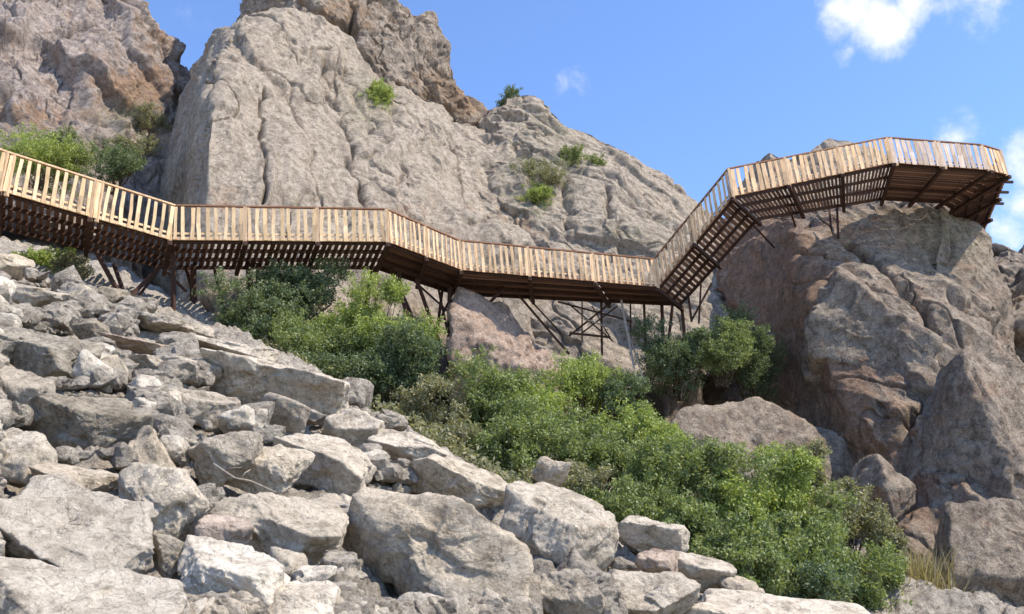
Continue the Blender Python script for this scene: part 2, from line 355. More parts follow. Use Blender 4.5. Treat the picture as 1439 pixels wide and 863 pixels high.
def cliff(name, rows, nu, nv, mat, scales, seed=0, back=(9, -9), grooves=(), stains=(), moss=(), squash=(1, 1, 1), strata=None, bulges=(), aniso=None, calm=()):
    W = loft(rows, nu, nv)
    top = W[-1]
    ctr = W.reshape(-1, 3).mean(0)
    b1 = top+np.array([0, back[0]*.3, back[1]*.08]); b2 = top+np.array([0, back[0], back[1]]); b3 = top+np.array([0, back[0]*1.6, back[1]*2.6])
    G = np.concatenate([catmull(W, np.linspace(0, len(W)-1, nv)), np.array([b1*t+top*(1-t) for t in np.linspace(.12, 1, 10)]), np.array([b2*t+b1*(1-t) for t in np.linspace(.08, 1, 14)]), np.array([b3*t+b2*(1-t) for t in np.linspace(.1, 1, 8)])])
    nr = len(G); p = G.reshape(-1, 3)
    def normals(G):
        du = np.gradient(G, axis=1); dv = np.gradient(G, axis=0); n = np.cross(du, dv); l = np.linalg.norm(n, axis=2, keepdims=True); return (n/np.maximum(l, 1e-9))
    n = normals(G)
    # blur the normals so that displacement does not fold
    for _ in range(6):
        m = n.copy(); m[1:-1] = (n[:-2]+n[1:-1]*2+n[2:])/4; m[:, 1:-1] = (m[:, :-2]+m[:, 1:-1]*2+m[:, 2:])/4; n = m
    n = n.reshape(-1, 3)
    if n[:, 1].mean() > 0: n = -n
    px, py = proj(p)
    sq = np.array(squash, float)
    d = np.zeros(len(p))
    for bx, by, rx, ry, am in bulges: d += am*np.exp(-((px-bx)/rx)**2-((py-by)/ry)**2)
    pa = p if aniso is None else p-np.outer(p@np.array(aniso[0]), np.array(aniso[0]))*(1-1/aniso[1])
    base_d = d; d = np.zeros(len(p))
    for k, (kind, s, a) in enumerate(scales):
        wq = pa+s*(.14 if kind == 's' else .22)*np.stack([fbm(pa/s*1.3, 3, seed+k*7+j) for j in range(3)], 1)
        q = wq/s/sq
        if kind == 'f': d += a*facet(q, seed+31*k, 1.3, .34, .08, 32.)
        elif kind == 's': d += a*scallop(q, seed+31*k)
        elif kind == 'c': d -= a*np.clip(1-np.abs(fbm(q, 4, seed+31*k))/.08, 0, 1)**1.2
        else: d += a*fbm(q, 5, seed+31*k)
    if strata:
        dirv, per, am = strata; t = (p@np.array(dirv))/per+.8*fbm(p/6, 3, seed+91); fr = t-np.floor(t)
        d += am*(np.abs(fr-.35)-.3)*(.6+.8*vnoise(p/3, seed+93))
    cm = np.ones(len(p))
    for bx, by, rx, ry, am in calm: cm *= 1-am*np.exp(-((px-bx)/rx)**2-((py-by)/ry)**2)
    d = d*cm+base_d
    for pts, wd, dep in grooves:
        pts = np.array(pts, float); best = np.full(len(p), 1e9); jx = px+8*facet(p*.8, 71, 1.); jy = py+8*facet(p*.8, 72, 1.)
        for a, b in zip(pts[:-1], pts[1:]):
            ab = b-a; t = np.clip(((jx-a[0])*ab[0]+(jy-a[1])*ab[1])/(ab@ab), 0, 1)
            best = np.minimum(best, np.hypot(jx-a[0]-t*ab[0], jy-a[1]-t*ab[1]))
        d -= dep*np.exp(-best/(wd*.55))*(.75+.5*vnoise(p*.7, 74))
    p = p+n*d[:, None]
    px, py = proj(p)
    st = np.zeros(len(p)); ms = np.zeros(len(p))
    for (bx, by, rx, ry, am) in stains: st = np.maximum(st, am*np.exp(-((px-bx)/rx)**2-((py-by)/ry)**2))
    for (bx, by, rx, ry, am) in moss: ms = np.maximum(ms, am*np.exp(-((px-bx)/rx)**2-((py-by)/ry)**2))
    idx = np.arange(nr*nu).reshape(nr, nu)
    f = np.stack([idx[:-1, :-1], idx[:-1, 1:], idx[1:, 1:], idx[1:, :-1]], -1).reshape(-1, 4)
    o = link(name, mesh_np(name, p, f, mat, True, {'stain': st, 'moss': ms})); tag(o, kind='structure')
    BV.append(BVHTree.FromPolygons([tuple(x) for x in p], [tuple(x) for x in f]))
    return o
STD = lambda k: [('f', 7*k, 1.1*k), ('s', 3.2*k, .9*k), ('c', 3*k, .25*k), ('s', 1.4*k, .5*k), ('s', .65*k, .24*k), ('s', .32*k, .1*k), ('n', .5*k, .05*k)]
# far left cliff
cliff('cliff', [
    [(-160, 360, 36), (0, 320, 38), (120, 320, 41), (230, 330, 46), (330, 340, 50)],
    [(-160, 255, 40), (0, 225, 42), (120, 225, 46), (230, 240, 52), (330, 260, 57)],
    [(-160, 130, 45), (0, 130, 47), (110, 130, 50), (200, 140, 56), (330, 180, 63)],
    [(-160, 20, 50), (0, 30, 51), (90, 40, 53), (190, 80, 57), (330, 150, 66)],
    [(-200, -120, 58), (0, -70, 58), (170, 0, 60), (222, 52, 63), (262, 100, 67), (340, 150, 74)]],
    420, 380, M_left, STD(1.15), 100, stains=[(200, 125, 60, 30, 1.), (60, 160, 80, 20, .5), (235, 60, 40, 30, .4)],
    moss=[(190, 165, 60, 25, .8), (60, 215, 120, 30, .8), (150, 230, 60, 30, .8)], squash=(.8, .8, 1.3))
# main slab
cliff('cliff', [
    [(190, 520, 56), (218, 490, 48), (284, 480, 29.7), (420, 480, 29.9), (560, 510, 31.4), (650, 560, 34.5), (760, 560, 39)],
    [(200, 350, 57), (224, 340, 50), (289, 335, 31.2), (430, 335, 32.4), (560, 335, 35), (680, 335, 38.5), (790, 345, 44)],
    [(215, 250, 58), (234, 235, 51.5), (293, 200, 33.2), (390, 200, 36.5), (490, 200, 39.5), (620, 230, 42.5), (740, 270, 48)],
    [(250, 150, 59), (266, 120, 53), (303, 100, 37.5), (390, 100, 41), (480, 120, 43.5), (600, 170, 46), (730, 215, 52)],
    [(284, 78, 56), (300, 55, 51), (328, 36, 44.5), (386, 18, 45.5), (450, 40, 47), (540, 95, 49), (640, 160, 50.5), (720, 195, 55)]],
    520, 520, M_main, [('f', 6, .6), ('s', 3.2, .5), ('c', 4.5, .3), ('s', 1.3, .27), ('s', .6, .16), ('s', .27, .07), ('n', .4, .03)], 200,
    grooves=[([(366, 130), (364, 210), (367, 300)], 3, .9), ([(300, 110), (340, 130), (385, 175)], 5, .35), ([(455, 90), (490, 170), (500, 250), (520, 300)], 6, .8),
             ([(480, 90), (520, 160), (545, 200)], 7, .8), ([(545, 170), (600, 190), (665, 215)], 5, .5), ([(520, 240), (580, 300), (600, 340)], 6, .6), ([(405, 110), (430, 190), (440, 290)], 4, .3)],
    stains=[(255, 230, 25, 80, .3), (300, 290, 40, 20, .4), (560, 300, 60, 30, .35)], moss=[(520, 140, 30, 35, .8)], squash=(.9, 1, 1.35),
    aniso=((.22, -.42, -.88), 1.9), calm=[(400, 230, 50, 80, .6), (255, 230, 30, 90, .6)], bulges=[(400, 235, 45, 70, .7), (320, 180, 30, 90, .4), (570, 190, 50, 40, .5)])
# summit block
cliff('cliff', [
    [(330, 70, 52), (372, 40, 49.5), (430, 60, 48), (500, 100, 48.5), (580, 160, 49.5), (650, 190, 51), (720, 215, 56)],
    [(335, 20, 54), (374, 5, 50.2), (430, 30, 48.2), (510, 55, 48.4), (590, 110, 49.5), (650, 160, 51), (705, 195, 57)],
    [(350, -30, 56), (377, -25, 51), (440, -20, 50), (520, 10, 50), (600, 75, 51), (650, 130, 52.5), (690, 180, 58)],
    [(360, -140, 62), (400, -130, 56), (480, -110, 55), (560, -15, 55), (612, 52, 55), (652, 112, 56), (680, 170, 60)]],
    360, 300, M_sum, [('f', 6, 1.), ('s', 2.8, .8), ('c', 2.8, .25), ('s', 1.2, .42), ('s', .55, .2), ('s', .27, .08), ('n', .5, .03)], 300,
    stains=[(650, 140, 25, 30, 1.), (600, 120, 40, 20, .5), (480, 20, 60, 30, .5)], squash=(.9, .9, 1.2), grooves=[([(490, 0), (495, 60)], 7, 1.4), ([(560, 120), (620, 165), (670, 180)], 8, 1.2)])
# ridge right of centre
cliff('cliff', [
    [(590, 560, 39), (700, 540, 39), (820, 540, 38.5), (930, 540, 39), (1010, 520, 39.5), (1090, 520, 43)],
    [(590, 400, 41), (700, 390, 41), (800, 390, 40.5), (900, 400, 41), (1010, 410, 42), (1100, 410, 46)],
    [(590, 300, 45), (690, 290, 44.5), (780, 290, 44), (870, 300, 44), (970, 330, 46), (1090, 360, 52)],
    [(600, 220, 50), (690, 205, 49), (750, 200, 48.5), (820, 225, 49), (910, 265, 50), (985, 305, 53), (1080, 350, 58)],
    [(640, 195, 57), (684, 158, 55), (712, 130, 53.5), (752, 130, 53.5), (802, 168, 54), (860, 198, 54.5), (908, 236, 55), (958, 268, 56), (1000, 298, 58), (1080, 345, 62)]],
    460, 420, M_main, [('f', 5, .5), ('s', 2.8, .6), ('c', 3.2, .25), ('s', 1.2, .32), ('s', .55, .16), ('s', .27, .07), ('n', .5, .03)], 400,
    grooves=[([(630, 230), (700, 280), (740, 330)], 9, 1.1), ([(800, 230), (850, 270), (880, 330), (900, 360)], 7, .7), ([(720, 200), (790, 240), (800, 300)], 6, .7), ([(830, 240), (900, 290), (960, 330)], 4, .4)],
    stains=[(700, 320, 50, 25, .8), (730, 210, 30, 15, .3)], moss=[(765, 240, 45, 30, .9), (750, 285, 30, 20, .9), (880, 330, 50, 20, .4), (780, 180, 40, 20, .5)],
    aniso=((.75, .2, -.63), 2.4), strata=((.3, -.3, .9), 1.6, .3), squash=(1., 1, 1), bulges=[(840, 260, 50, 30, .8), (760, 230, 30, 25, .6)])
# right-hand outcrop the walkway rounds
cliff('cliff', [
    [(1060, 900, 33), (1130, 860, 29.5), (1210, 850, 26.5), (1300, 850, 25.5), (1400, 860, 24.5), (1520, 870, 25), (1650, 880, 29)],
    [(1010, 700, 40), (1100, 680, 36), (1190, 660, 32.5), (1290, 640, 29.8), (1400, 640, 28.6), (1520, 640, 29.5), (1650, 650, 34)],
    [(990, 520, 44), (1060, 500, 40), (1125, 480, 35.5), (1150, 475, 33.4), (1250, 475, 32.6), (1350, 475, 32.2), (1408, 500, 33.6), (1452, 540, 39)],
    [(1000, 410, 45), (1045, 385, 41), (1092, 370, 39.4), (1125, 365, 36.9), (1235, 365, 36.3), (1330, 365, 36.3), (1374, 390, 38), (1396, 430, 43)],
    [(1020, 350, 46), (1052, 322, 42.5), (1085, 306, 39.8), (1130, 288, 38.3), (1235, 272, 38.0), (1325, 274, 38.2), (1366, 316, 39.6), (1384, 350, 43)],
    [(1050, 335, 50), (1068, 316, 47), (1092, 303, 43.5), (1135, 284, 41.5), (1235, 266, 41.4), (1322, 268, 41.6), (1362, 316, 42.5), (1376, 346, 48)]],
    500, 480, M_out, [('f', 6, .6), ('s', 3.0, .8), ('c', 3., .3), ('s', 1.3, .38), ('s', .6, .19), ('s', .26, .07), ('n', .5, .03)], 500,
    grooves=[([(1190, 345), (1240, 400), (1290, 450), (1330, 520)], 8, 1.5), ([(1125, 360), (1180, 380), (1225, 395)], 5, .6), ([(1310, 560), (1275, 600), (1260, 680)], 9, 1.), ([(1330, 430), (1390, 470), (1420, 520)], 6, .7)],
    stains=[(1180, 560, 60, 120, .9), (1245, 690, 70, 60, 1.2), (1085, 420, 70, 140, 1.3), (1150, 570, 75, 150, 1.4), (1215, 330, 40, 20, .3), (1300, 640, 30, 60, .6)], moss=[(1330, 330, 50, 40, .6)], squash=(1, 1, .85),  # left-wall ellipses: reddish-brown rock, strengthened to paint in the wall's shade too
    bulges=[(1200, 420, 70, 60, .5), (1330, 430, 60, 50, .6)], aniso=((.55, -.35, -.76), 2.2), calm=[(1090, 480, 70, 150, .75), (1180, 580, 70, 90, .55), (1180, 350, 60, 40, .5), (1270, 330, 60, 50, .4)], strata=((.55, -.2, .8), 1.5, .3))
# rock shoulder at the right edge, and the crest behind the end of the walkway
cliff('cliff', [
    [(1370, 620, 44), (1410, 600, 40), (1480, 600, 38), (1600, 600, 40), (1720, 600, 46)],
    [(1365, 450, 48), (1400, 440, 43.5), (1460, 440, 41.5), (1580, 440, 43), (1720, 430, 50)],
    [(1362, 380, 51), (1390, 370, 46.5), (1440, 360, 45), (1560, 350, 47), (1720, 340, 54)],
    [(1360, 356, 54), (1384, 343, 50), (1410, 333, 48), (1445, 328, 48), (1540, 300, 52), (1720, 310, 58)]],
    220, 200, M_sum, STD(.8), 600)
cliff('cliff', [
    [(1010, 420, 50), (1080, 400, 48), (1160, 390, 47), (1240, 390, 47), (1330, 400, 49)],
    [(1020, 300, 53), (1080, 280, 51), (1160, 270, 50), (1240, 270, 50), (1310, 300, 53)],
    [(1030, 268, 56), (1060, 226, 54), (1082, 213, 53), (1105, 222, 53), (1140, 212, 53), (1168, 192, 53), (1195, 197, 53), (1232, 214, 54), (1270, 240, 56), (1300, 275, 58)]],
    220, 160, M_main, [('f', 3, .3), ('s', 1.4, .3), ('s', .5, .1), ('n', .6, .04)], 700, stains=[(1100, 240, 60, 20, .6)])

def hit(px, py, default=40.):
    d = Vector(ray(px, py)); best = None
    for b in BV:
        r = b.ray_cast(Vector((0, 0, 0)), d.normalized())
        if r[0] is not None and (best is None or r[3] < best[3]): best = r
    return best[0] if best else P(px, py, default)

# ------------------------------------------------------------------ boulders
_ico = {}
def ico(n):
    if n not in _ico:
        import bmesh
        bm = bmesh.new(); bmesh.ops.create_icosphere(bm, subdivisions=n, radius=1)
        _ico[n] = (np.array([v.co[:] for v in bm.verts]), np.array([[v.index for v in f.verts] for f in bm.faces])); bm.free()
    return _ico[n]
def rock_shape(seed, sub, dims, rot=0., fronts=(), pw=34, rough=1., nplanes=12, yaw=None):
    """angular boulder: a sphere cut by planes, then broken up; returned fitted to dims (x, y, z)"""
    rg = np.random.default_rng(seed); d, f = ico(sub)
    nrm = rg.normal(size=(nplanes, 3)); nrm /= np.linalg.norm(nrm, axis=1)[:, None]; dist = rg.uniform(.60, 1.0, nplanes)
    if fronts:
        fr = np.array([x[:3] for x in fronts], float); fr /= np.linalg.norm(fr, axis=1)[:, None]
        keep = (nrm@fr.T).max(1) < .8
        nrm = np.concatenate([nrm[keep], fr]); dist = np.concatenate([dist[keep], [x[3] for x in fronts]])
    ax = np.concatenate([np.eye(3), -np.eye(3)]); nrm = np.concatenate([nrm, ax]); dist = np.concatenate([dist, np.full(6, .98)])
    c = np.clip(d@nrm.T, 0, None)/dist; r = (c**pw).sum(1)**(-1/pw)
    p = d*r[:, None]
    s0 = p.max(0)-p.min(0); p = (p-(p.max(0)+p.min(0))/2)/s0*2
    dims = np.array(dims, float); ww = p*dims/2; L = float(np.cbrt(dims.prod()))
    off = rg.uniform(-50, 50, 3); n = ww/np.maximum(np.linalg.norm(ww, axis=1), 1e-6)[:, None]
    q = (ww+off)/L; q = q+.12*np.stack([fbm(q*2.5, 3, seed+j) for j in range(3)], 1)
    dd = .06*facet(q*1.6, seed, 1.1, .12, .05, 34)+.055*scallop(q*3.0, seed+5, 1.1)+.012*fbm(q*6, 5, seed+9, .6)+.026*scallop(q*7.5, seed+7, 1.1)
    if sub >= 6: dd = dd+.012*scallop(q*17, seed+8, 1.1)+.006*facet(q*30, seed+8, 1.3, .35, .1, 26)
    ww = ww+n*(dd*L*rough)[:, None]
    if rot:
        a = R(-rot); c_, s_ = math.cos(a), math.sin(a); ww = np.stack([ww[:, 0]*c_-ww[:, 2]*s_, ww[:, 1], ww[:, 0]*s_+ww[:, 2]*c_], 1)
    return ww, f
def scree_hit(px, py, lift=0.):
    x, y, z = ray(px, py); dx = x/y; te = z/y
    den = .304-.3*dx-te; t = (2.54-lift)/den if den > .02 else 30.
    return Vector((dx*t, t, te*t))
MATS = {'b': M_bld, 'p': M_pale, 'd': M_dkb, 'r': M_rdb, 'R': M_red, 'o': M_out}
def boulder(name, box, label, cat='boulder', tone='b', seed=0, depth=.85, rot=0., fr=(), Y=None, rough=1., pw=34, sink=.12, group=None, fit=1.0):
    x0, y0, x1, y1 = box; cx, cy = (x0+x1)/2, (y0+y1)/2
    c = scree_hit(cx, cy+(y1-y0)*sink) if Y is None else P(cx, cy, Y)
    zc = c.y*CP+c.z*SP
    if Y is None:
        c2 = P(cx, cy, c.y); c = c2
    wdt = (x1-x0)*zc/FPX*fit; hgt = (y1-y0)*zc/FPX*fit
    big = max(x1-x0, y1-y0); sub = 6 if big > 110 else 5 if big > 45 else 4
    ww, f = rock_shape(seed, sub, (wdt, max(wdt, hgt)*depth, hgt), rot, fr, pw, rough)
    # fit the picture box after tilting
    e = ww.max(0)-ww.min(0); ww[:, 0] *= wdt/e[0]; ww[:, 2] *= hgt/e[2]
    o = link(name, mesh_np(name, ww, f, MATS[tone], True), None, c); tag(o, label, cat, group)
    if Y is not None and name != 'boulder': BV.append(BVHTree.FromPolygons([tuple(x+np.array(c)) for x in ww], [tuple(x) for x in f]))
    return o
F_DK = [(-.22, -.9, -.45, .62)]; F_VT = [(-.1, -1, .05, .6)]; F_SL = [(-.15, -.8, .5, .62)]; F_LF = [(-.8, -.5, -.25, .55)]; F_TOP = [(.12, -.48, .86, .5)]
B = [
 ((0, 457, 132, 548), 'dark grey angular boulder high on the left edge of the scree', 'd', 1, .8, 8, F_DK+F_TOP),
 ((-20, 505, 72, 592), 'pale rounded boulder at the left picture edge under the dark angular one', 'b', 2, .9, 4, F_TOP),
 ((47, 546, 205, 650), 'big dark-fronted boulder with a pale top edge overhanging a black hollow', 'd', 3, .75, 12, F_DK+F_TOP),
 ((178, 598, 244, 684), 'small upright pitted boulder leaning on the dark-fronted boulder', 'b', 4, .9, 0, F_LF),
 ((288, 488, 498, 597), 'long flat-topped boulder tilting down toward the shrubs with undercut brown front', 'b', 5, .8, 17, F_DK+[(.1, -.35, 1, .5)]),
 ((262, 470, 400, 522), 'low grey slab just behind the long flat-topped boulder', 'b', 6, .9, 10, F_TOP),
 ((252, 604, 368, 692), 'pale boulder with dark cleft on its left, behind the white dry twig', 'b', 7, .9, 5, F_DK),
 ((310, 622, 437, 700), 'blocky boulder with dark shaded front right under the dry twig', 'b', 8, .7, 8, F_DK+F_TOP),
 ((383, 598, 525, 700), 'boulder with a wide dark front face above the largest boulder', 'b', 9, .8, 14, F_DK+F_TOP),
 ((158, 655, 292, 772), 'pale pitted boulder with a smooth dark triangular left face', 'b', 10, .9, 6, [(-.75, -.65, -.15, .5)]),
 ((240, 750, 402, 868), 'white chalky boulder with broken lower edge at the bottom', 'p', 11, .9, 6, [(-.2, -.9, -.3, .75)]+F_TOP),
 ((300, 684, 494, 805), 'wide boulder with pale rim and stained dark front left of the largest boulder', 'b', 12, .7, 12, F_DK+F_TOP),
 ((474, 676, 752, 885), 'largest boulder, huge rough sloping front face in the lower centre', 'b', 13, .7, 22, [(-.12, -.9, .22, .50), (.4, -.1, .9, .72)]),
 ((694, 674, 874, 835), 'tall square-shouldered grey boulder right of the largest boulder', 'b', 14, .75, 10, [(-.35, -.9, .0, .62)]+F_TOP),
 ((568, 638, 722, 722), 'tilted slab with shaded underside between the largest boulder and the shrubs', 'b', 15, .8, 22, F_DK+F_TOP),
 ((738, 802, 852, 885), 'pale low boulder at the bottom edge below the square-shouldered one', 'b', 16, .9, 0, F_SL),
 ((342, 815, 478, 890), 'pale rounded boulder cut by the bottom edge, right of the white chalky one', 'p', 17, .9, 0, F_SL),
 ((400, 793, 472, 840), 'small smooth pale boulder resting on the boulder cut by the bottom edge', 'p', 18, .9, 5, ()),
 ((-30, 655, 222, 840), 'broad cream slab with diagonal cracks filling the lower left', 'p', 19, .7, 28, [(.1, -.75, .7, .42)]),
 ((-70, 785, 275, 940), 'pale foreground slab with a long dark hollow in the bottom left corner', 'p', 20, .7, 10, [(.05, -.6, .8, .45)]),
 ((48, 648, 172, 708), 'flat pale rock with shaded lower edge below the dark-fronted boulder', 'b', 21, .9, 8, F_TOP),
 ((-20, 598, 76, 684), 'cracked pale boulder at the left edge above the cream slab', 'b', 22, .9, 10, F_SL),
 ((856, 722, 968, 802), 'grey round-backed boulder at the edge of the shrubs right of the square one', 'b', 23, .9, 14, F_DK),
 ((888, 770, 962, 818), 'small pinkish boulder among grey ones in the lower right', 'r', 24, .9, 8, ()),
 ((928, 773, 1032, 832), 'pale wedge rock beside the pinkish boulder next to shrubs', 'b', 25, .9, 12, F_TOP),
 ((852, 802, 985, 885), 'rough broken boulder below the pinkish one at the bottom edge', 'b', 26, .9, 5, F_SL),
 ((950, 832, 1236, 930), 'very pale flat slab along the bottom edge toward the right', 'p', 27, .7, 6, [(.05, -.6, .8, .5)]),
 ((455, 568, 540, 640), 'knobbly boulder below the tip of the long flat-topped boulder', 'b', 28, .9, 14, F_SL),
 ((520, 602, 640, 664), 'low crumbly boulder bordering the shrubs above the tilted slab', 'b', 29, .9, 16, F_SL),
 ((182, 440, 304, 478), 'grey rounded rock just downhill of the walkway support foot', 'b', 30, .9, 10, F_TOP),
 ((102, 446, 152, 484), 'small dark rock on the upper scree between pale stones', 'd', 31, .9, 6, F_DK),
 ((172, 494, 240, 532), 'long narrow dark-sided rock on the middle of the scree', 'b', 32, .8, 14, F_DK),
 ((208, 752, 268, 812), 'small dark-sided rock wedged left of the white chalky boulder', 'b', 33, .9, 0, F_LF),
 ((282, 722, 360, 774), 'flat reddish rock lying on top of the white chalky boulder', 'r', 34, .9, 6, F_TOP),
 ((-20, 350, 44, 392), 'pale boulder under the left end of the walkway', 'b', 35, .9, 10, F_TOP),
 ((350, 555, 440, 612), 'cracked rock below the middle of the long flat-topped boulder', 'b', 36, .9, 16, F_DK),
 ((228, 540, 330, 604), 'low pale rock uphill of the small upright pitted boulder', 'b', 37, .9, 14, F_TOP),
 ((440, 690, 520, 740), 'small pale rock on the shoulder of the largest boulder', 'b', 38, .9, 8, F_SL),
 ((745, 645, 800, 690), 'small grey rock peeping over the square-shouldered boulder', 'b', 39, .9, 14, ()),
 ((130, 405, 176, 432), 'small square grey stone left of the walkway support foot', 'd', 40, .9, 0, F_DK),
 ((0, 395, 90, 440), 'pale slab of the upper scree below the left shrubby tuft', 'b', 41, .9, 10, F_TOP),
 ((150, 470, 235, 500), 'flat brownish rock on the upper scree among grey stones', 'r', 42, .9, 12, F_TOP),
 ((735, 725, 800, 800), 'narrow wedge of rock between the two biggest lower boulders', 'b', 43, .9, 30, F_SL),
 ((1010, 808, 1080, 850), 'small pale rock at the foot of the shrubs above the bottom slab', 'b', 44, .9, 10, F_TOP),
]
for box, label, tone, seed, dep, rot, fr in B:
    boulder('boulder', box, label, 'boulder', tone, seed*13+3, dep, rot, fr, sink=.12)
# big blocks standing against the outcrop and under the walkway
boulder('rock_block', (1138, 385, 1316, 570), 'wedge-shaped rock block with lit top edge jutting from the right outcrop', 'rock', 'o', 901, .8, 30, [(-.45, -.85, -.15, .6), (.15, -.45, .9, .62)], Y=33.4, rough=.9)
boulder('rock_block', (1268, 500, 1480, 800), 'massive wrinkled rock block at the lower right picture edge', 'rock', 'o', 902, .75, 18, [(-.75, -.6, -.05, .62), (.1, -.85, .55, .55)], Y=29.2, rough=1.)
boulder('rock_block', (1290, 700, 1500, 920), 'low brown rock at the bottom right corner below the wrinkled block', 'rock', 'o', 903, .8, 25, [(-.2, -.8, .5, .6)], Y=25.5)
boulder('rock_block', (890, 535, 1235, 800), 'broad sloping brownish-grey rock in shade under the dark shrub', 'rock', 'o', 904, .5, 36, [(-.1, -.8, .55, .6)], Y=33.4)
boulder('rock_block', (626, 405, 802, 640), 'reddish pillar of rock under the middle of the walkway', 'rock', 'R', 908, .75, -6, [(.5, -.6, .6, .7)], Y=33.6, rough=1.5, pw=9)
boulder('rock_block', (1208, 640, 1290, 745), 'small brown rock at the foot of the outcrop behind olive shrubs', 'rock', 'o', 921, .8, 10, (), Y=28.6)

# scattered stones of the scree: up to 240 single ones, the rest as rubble
SCREE = [(-30, 372), (60, 390), (180, 425), (245, 446), (300, 462), (420, 492), (520, 575), (640, 640), (720, 672), (880, 700), (960, 765), (1050, 812), (1100, 880), (-30, 880)]
def inside(x, y, poly):
    c = False; j = len(poly)-1
    for i in range(len(poly)):
        (xi, yi), (xj, yj) = poly[i], poly[j]
        if (yi > y) != (yj > y) and x < (xj-xi)*(y-yi)/(yj-yi)+xi: c = not c
        j = i
    return c
rg = random.Random(5)
protos = []; small = []
for k in range(14):
    ww, f = rock_shape(3000+k, 4, (1, rg.uniform(.7, 1), rg.uniform(.45, .8)), 0, [(rg.uniform(-.4, .4), -.9, rg.uniform(-.3, .4), .6)] if k % 2 else (), 30, 1.1)
    protos.append((ww, f))
    w2, f2 = rock_shape(3100+k, 2, (1, rg.uniform(.7, 1), rg.uniform(.45, .8)), 0, (), 30, 1.); small.append((w2, f2))
stone_me = [mesh_np('stone', ww, f, (M_bld, M_pale, M_dkb, M_bld, M_pale)[k % 5]) for k, (ww, f) in enumerate(protos)]
boxes = [b[0] for b in B]+[(285, 640, 410, 715)]
ST_LAB = {'up': ('loose grey stone on the upper scree below the walkway', 'loose stones on the upper scree'),
          'mid': ('loose pale stone between the boulders halfway down the scree', 'loose stones halfway down the scree'),
          'low': ('loose pale stone in the gaps between the lower foreground boulders', 'loose stones between the lower boulders')}
cand = []
while len(cand) < 5200:
    x, y = rg.uniform(-30, 1100), rg.uniform(370, 880)
    if not inside(x, y, SCREE): continue
    c = scree_hit(x, y); zc = c.y*CP+c.z*SP
    if zc > 34: continue
    s = min(1.1, .06+rg.expovariate(1/.16)); spx = s*FPX/zc
    if spx > 54: s *= 54/spx; spx = 54
    inb = any(b[0]+.04*(b[2]-b[0]) < x < b[2]-.04*(b[2]-b[0]) and b[1]-spx*.1 < y and y-spx*.3 < b[3]-.16*(b[3]-b[1]) for b in boxes)
    if inb: continue
    cand.append((spx, x, y, s, c))
cand.sort(key=lambda t: -t[0])
n_in = len(cand); out_ = 0
while out_ < 1400:
    x, y = rg.uniform(-520, -30), rg.uniform(330, 880)
    c = scree_hit(x, y); zc = c.y*CP+c.z*SP
    if zc > 30: continue
    s = min(.10+rg.expovariate(1/.3), 1.3)
    if x+s*FPX/zc*.7 > -25: continue
    cand.append((s*FPX/zc, x, y, s, c)); out_ += 1
rub_v = []; rub_f = []; nvt = 0
for i, (spx, x, y, s, c) in enumerate(cand):
    k = rg.randrange(14); rz = rg.uniform(0, 6.28); tx = rg.uniform(-.35, .35)
    g = float(ground_z(np.array([c.x]), np.array([c.y]))[0])
    loc = Vector((c.x, c.y, g+s*.16-.18*(spx < 20)))
    if i < 240:
        o = bpy.data.objects.new('stone', stone_me[k]); COL.objects.link(o); o.location = loc; o.scale = (s, s, s); o.rotation_euler = (tx, R(16)+rg.uniform(-.3, .3), rz)
        z = 'up' if y < 520 else 'mid' if y < 690 else 'low'; tag(o, ST_LAB[z][0], 'stone', ST_LAB[z][1])
    else:
        ww, f = (protos if i < 330 or (i >= n_in and spx > 20) else small)[k]; ca, sa = math.cos(rz), math.sin(rz)
        q = np.stack([ww[:, 0]*ca-ww[:, 1]*sa, ww[:, 0]*sa+ww[:, 1]*ca, ww[:, 2]+ww[:, 0]*tx], 1)*s+np.array(loc)
        rub_v.append(q); rub_f.append(f+nvt); nvt += len(q)
rub = link('rubble', mesh_np('rubble', np.concatenate(rub_v), np.concatenate(rub_f), M_scree, False)); tag(rub, 'small broken stones strewn over the scree', 'rubble', kind='stuff')

# ------------------------------------------------------------------ walkway
V = [(-140, 222, 20.6), (0, 263, 22.9), (240, 333, 26.5), (545, 336, 28.0), (648, 376, 31.5), (925, 400, 34.0), (1030, 273, 31.8), (1254, 226, 34.0), (1389, 236, 34.6), (1414, 243, 35.2), (1378, 330, 42.0)]
IN = [(-140, 285), (0, 318), (232, 374), (528, 374), (640, 411), (957, 426), (1066, 306), (1238, 279), (1318, 283), (1335, 292), (1335, 350)]
O3 = [P(*v) for v in V]; I3 = [PZ(px, py, o.z) for (px, py), o in zip(IN, O3)]
e_ = (O3[0]-O3[1])*1.8; e_.z *= .6; I3[0] = I3[0]+e_; O3[0] = O3[0]+e_   # the path goes on out of the picture
walk = empty('boardwalk', O3[5]-Vector((0, 0, 1.5)))
walk.location = (0, 0, 0)
tag(walk, 'long zigzag wooden boardwalk on dark struts with pale slatted railing along the cliff', 'boardwalk')
UP = Vector((0, 0, 1)); RH = 1.08
def L3(a, b, t): return a+(b-a)*t
rg = random.Random(11)
SEG = [dict(m=M_slat, gap=True, pitch=.265, w=.112, lean=0), dict(m=M_slat, gap=True, pitch=.265, w=.112, lean=0), dict(m=M_slat, gap=True, pitch=.265, w=.12, lean=-.11),
       dict(m=M_slat2, gap=False, pitch=.25, w=.115, lean=-.10), dict(m=M_slat2, gap=False, pitch=.25, w=.118, lean=-.10), dict(m=M_slat2, gap=True, pitch=.27, w=.13, lean=-.10),
       dict(m=M_slat2, gap=True, pitch=.30, w=.19, lean=-.10), dict(m=M_slat3, gap=False, pitch=.29, w=.22, lean=-.12), dict(m=M_slat2, gap=False, pitch=.29, w=.2, lean=-.14), dict(m=M_slat2, gap=True, pitch=.3, w=.2, lean=-.1)]
